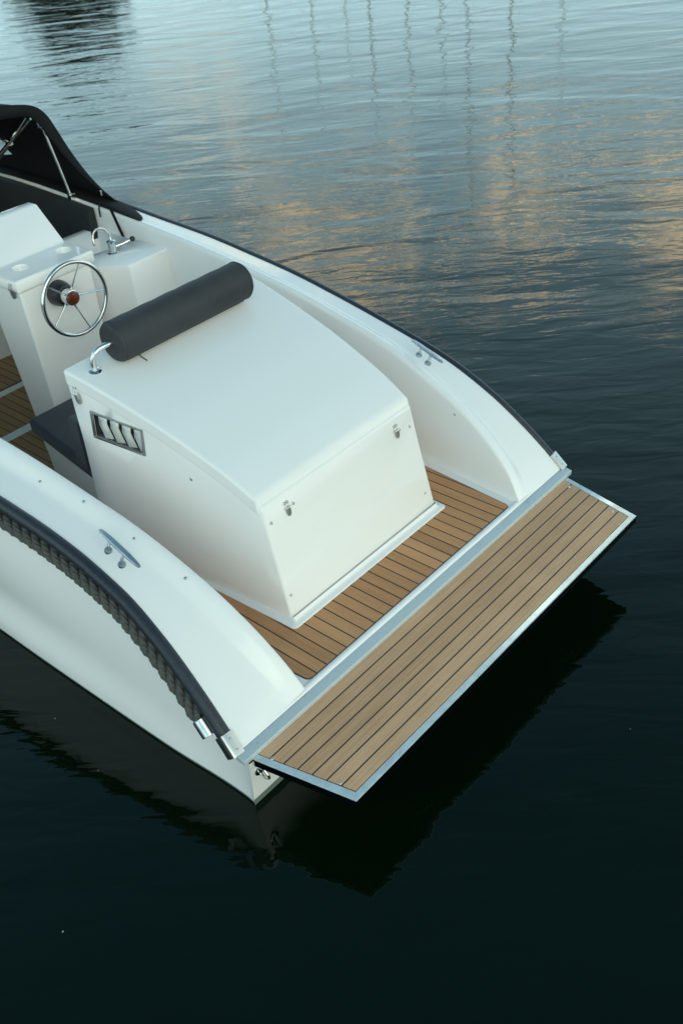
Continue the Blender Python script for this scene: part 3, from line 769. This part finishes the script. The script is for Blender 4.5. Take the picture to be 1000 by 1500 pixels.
# ------------------------------------------------------------------ far side of the harbour: bank, sailboats with masts, a tree
CAM = Vector((-2.253,-1.828,2.88))
def polar(az, D, z=0): return Vector((CAM.x+D*math.cos(R(az)), CAM.y+D*math.sin(R(az)), z))
BANKM = m_plain('grassy_bank', (.06,.075,.03), .9, 0, 3, .6, .1, .3)
m = MB(); m.grid([[polar(az, D, z) for az in frange(0, 88, 24)] for D, z in ((78,-.4),(79,.5),(84,.8),(260,1.6),(700,3))]); bank = m.build('far_bank', BANKM, None); bank['kind'] = 'structure'
MAST = m_plain('tan_mast', (.50,.40,.26), .4, 0, 6, .0); SHULL = m_plain('sailboat_paint', (.6,.62,.62), .3, 0, 4, .0)
def sailboat(loc, rz, mh, label, group):
    root = empty('sailboat', loc, rz, label, 'sailboat', group)
    m = MB(); rows = []
    for t in frange(0, 1, 14):
        y = -4+8*t; w = 1.25*math.sin(math.pi*min(1, .22+.78*t))**.6 if t < 1 else .02
        rows.append([(w*.98,y,.95+.2*t),(w,y,.5),(w*.8,y,.0),(0,y,-.4),(-w*.8,y,.0),(-w,y,.5),(-w*.98,y,.95+.2*t)])
    m.grid(rows, True, True); m.build('hull', SHULL, root)
    m = MB(); m.hexa([(-.8,-2,1.0),(.8,-2,1.0),(.5,1.6,1.05),(-.5,1.6,1.05)], [(-.65,-1.9,1.4),(.65,-1.9,1.4),(.35,1.2,1.35),(-.35,1.2,1.35)]); m.build('cabin', SHULL, root, bevel=.05)
    m = MB(); m.tube([(0,.8,.8),(0,.8,mh*.6),(0,.8,mh)], [.042,.034,.02], 10); m.build('mast', MAST, root)
    m = MB(); m.tube([(0,.7,2.0),(0,-2.8,1.95)], .055, 8); m.build('boom', MAST, root)
    m = MB()
    for x in (-1.1,1.1): m.tube([(x,.6,1.0),(x*.55,.75,mh*.62),(0,.8,mh*.97)], .006, 5)
    m.tube([(0,3.8,1.15),(0,.8,mh*.98)], .006, 5); m.tube([(0,-3.9,1.0),(0,.8,mh*.99)], .006, 5)
    m.build('rigging', STEELB, root)
    m = MB(); m.tube([(-.55,.75,mh*.62),(.55,.75,mh*.62)], .02, 6); m.build('spreader', MAST, root)
    return root
for az, D, mh, rz in ((45.6,52,9.5,20),(43.2,55,9.8,35),(41.5,60,9.0,15),(40.0,50,10.5,30),(38.1,54,11.5,25),(36.3,58,12.0,40),(34.7,46,14.5,28),(32.4,44,13.5,18),(29.9,56,10.8,33)):
    sailboat(polar(az, D), R(rz), mh*.9, 'tall masted sailboat moored far across the harbour, seen as a wavering reflection', 'sailboats moored across the harbour')
LEAF = m_plain('dark_leaves', (.022,.028,.008), .7, 0, 5, .0, .1, .5); BARK = m_plain('bark', (.06,.045,.03), .9, 0, 8, .5, .03, .3)
tp = polar(56.6, 80.5, .55)
tree = empty('tree', tp, 0, 'dark green tree on the far bank, seen as a reflection near the left corner', 'tree')
m = MB(); m.tube([(0,0,-.3),(.1,0,1.2),(-.05,.1,2.6),(.1,0,4.5)], [.32,.25,.2,.08], 10)
for k in range(7):
    a = k*.9; z = 1.5+.4*k; m.tube([(0,0,z),(math.cos(a)*.9,math.sin(a)*.9,z+.7),(math.cos(a)*1.9,math.sin(a)*1.9,z+1.2)], [.11,.07,.03], 6)
m.build('trunk', BARK, tree)
m = MB(); clumps = []
for k in range(170):
    z = random.uniform(.6, 8.6); rmax = 4.2*math.sqrt(max(.03, 1-((z-3.4)/5.5)**2)); a = random.uniform(0, 6.28); r = rmax*math.sqrt(random.random())
    clumps.append((Vector((r*math.cos(a), r*math.sin(a), z)), random.uniform(.6, 1.25)))
for c_, r in clumps:
    for _ in range(70):
        d = Vector((random.gauss(0,1), random.gauss(0,1), random.gauss(0,.8))); d.normalize(); p = c_+d*r*random.random()**.4
        u = Vector((random.gauss(0,1), random.gauss(0,1), random.gauss(0,1))).normalized(); w = u.orthogonal(); s_ = random.uniform(.22,.46)
        m.add([p-u*s_, p+w*s_*.5, p+u*s_, p-w*s_*.5], [(0,1,2,3)])
m.build('crown', LEAF, tree)

# ------------------------------------------------------------------ sky and light
w = bpy.data.worlds.new('World'); scn.world = w; w.use_nodes = True
nt = w.node_tree; bg = nt.nodes['Background']
sky = N(nt, 'ShaderNodeTexSky', sky_type='NISHITA'); sky.sun_disc = False
SUN_EL, SUN_AZ = 14, -118          # azimuth measured from +x towards +y
sky.sun_elevation = R(SUN_EL); sky.sun_rotation = R(90-SUN_AZ); sky.air_density = 1.0; sky.dust_density = 1.6; sky.ozone_density = 1.5
SEED = 21
tc = N(nt, 'ShaderNodeTexCoord'); dv = tc.outputs['Generated']
def blob(d, r1, r2):
    vm = N(nt, 'ShaderNodeVectorMath', operation='DOT_PRODUCT'); nt.links.new(dv, vm.inputs[0]); vm.inputs[1].default_value = Vector(d).normalized()
    return maprange(nt, vm.outputs['Value'], math.cos(R(r2)), math.cos(R(r1)), 0, 1, True)
def azel(az, el): return (math.cos(R(el))*math.cos(R(az)), math.cos(R(el))*math.sin(R(az)), math.sin(R(el)))
mask = None
for az, el, r1, r2, k in ((53,15,2,12,.55),(44,21,2,10,1),(39,24,1,7,1),(31.5,19,1,7,1),(26.5,19.5,1,7,.72),(22.5,25,.5,4,.4),(36,18,.5,5,.6),(10,22,3,12,.8),(70,25,4,14,.8),(-60,18,10,40,.85),(-120,25,10,35,.85),(150,20,8,30,.7)):
    q = mathn(nt, 'MULTIPLY', blob(azel(az, el), r1, r2), k)
    mask = q if mask is None else mathn(nt, 'MAXIMUM', mask, q)
cn1 = noise(nt, mapping(nt, dv, (6.5,6.5,17)), 1, 7, .66); cn1.inputs['Vector'].links[0].from_node.inputs['Location'].default_value = (SEED, 0, 0); cn1.inputs['Distortion'].default_value = .6
cn2 = noise(nt, mapping(nt, dv, (26,26,55)), 1, 4, .6)
cnm = mathn(nt, 'ADD', mathn(nt, 'MULTIPLY', mathn(nt, 'SUBTRACT', cn1.outputs[0], .5), 2.6), mathn(nt, 'MULTIPLY', mathn(nt, 'SUBTRACT', cn2.outputs[0], .5), .9))
cl = mathn(nt, 'MULTIPLY', mask, mathn(nt, 'ADD', cnm, .27))
cl = maprange(nt, cl, .13, .56, 0, 1, True)
tint = mixc(nt, 1.0, sky.outputs[0], (.96,1.76,1.60), 'MULTIPLY')
sp = N(nt, 'ShaderNodeSeparateXYZ'); nt.links.new(dv, sp.inputs[0])
hz = maprange(nt, sp.outputs[2], .0, .94, 1, 0, True)          # pale evening haze low round the horizon
hz = mathn(nt, 'MULTIPLY', mathn(nt, 'POWER', hz, 1.35), .92)
tint = mixc(nt, hz, tint, (7.9, 11.3, 12.2))
cloudc = (27.0, 21.2, 12.6)
skyc = mixc(nt, mathn(nt, 'MULTIPLY', cl, .85), tint, cloudc)
nt.links.new(skyc, bg.inputs[0]); bg.inputs[1].default_value = .12
sd = bpy.data.lights.new('sun', 'SUN'); sd.energy = .48; sd.angle = R(50); sd.color = (1,.86,.72)
so_ = bpy.data.objects.new('sun', sd); col.objects.link(so_)
so_.rotation_euler = Vector(azel(SUN_AZ, 20)).to_track_quat('Z', 'Y').to_euler()

# ------------------------------------------------------------------ camera
RM = ((0.66121337,-0.74435833,-0.09342137),(-0.49376729,-0.33805895,-0.80119287),(0.56479265,0.57588786,-0.59106889))
cd = bpy.data.cameras.new('camera'); cam = bpy.data.objects.new('camera', cd); col.objects.link(cam)
X_, Y_, Z_ = Vector(RM[0]), -Vector(RM[1]), -Vector(RM[2])
mt = Matrix((X_, Y_, Z_)).transposed().to_4x4(); mt.translation = CAM
cam.matrix_world = mt
cd.sensor_fit = 'VERTICAL'; cd.sensor_height = 36; cd.lens = 36*1392.6/1500; cd.clip_start = .05; cd.clip_end = 5000
cd.dof.use_dof = True; cd.dof.focus_distance = 3.3; cd.dof.aperture_fstop = 5.6
scn.camera = cam
scn.cycles.diffuse_bounces = 8
vs = scn.view_settings; vs.view_transform = 'Standard'; vs.look = 'None'; vs.exposure = .18; vs.gamma = 1; vs.use_curve_mapping = False
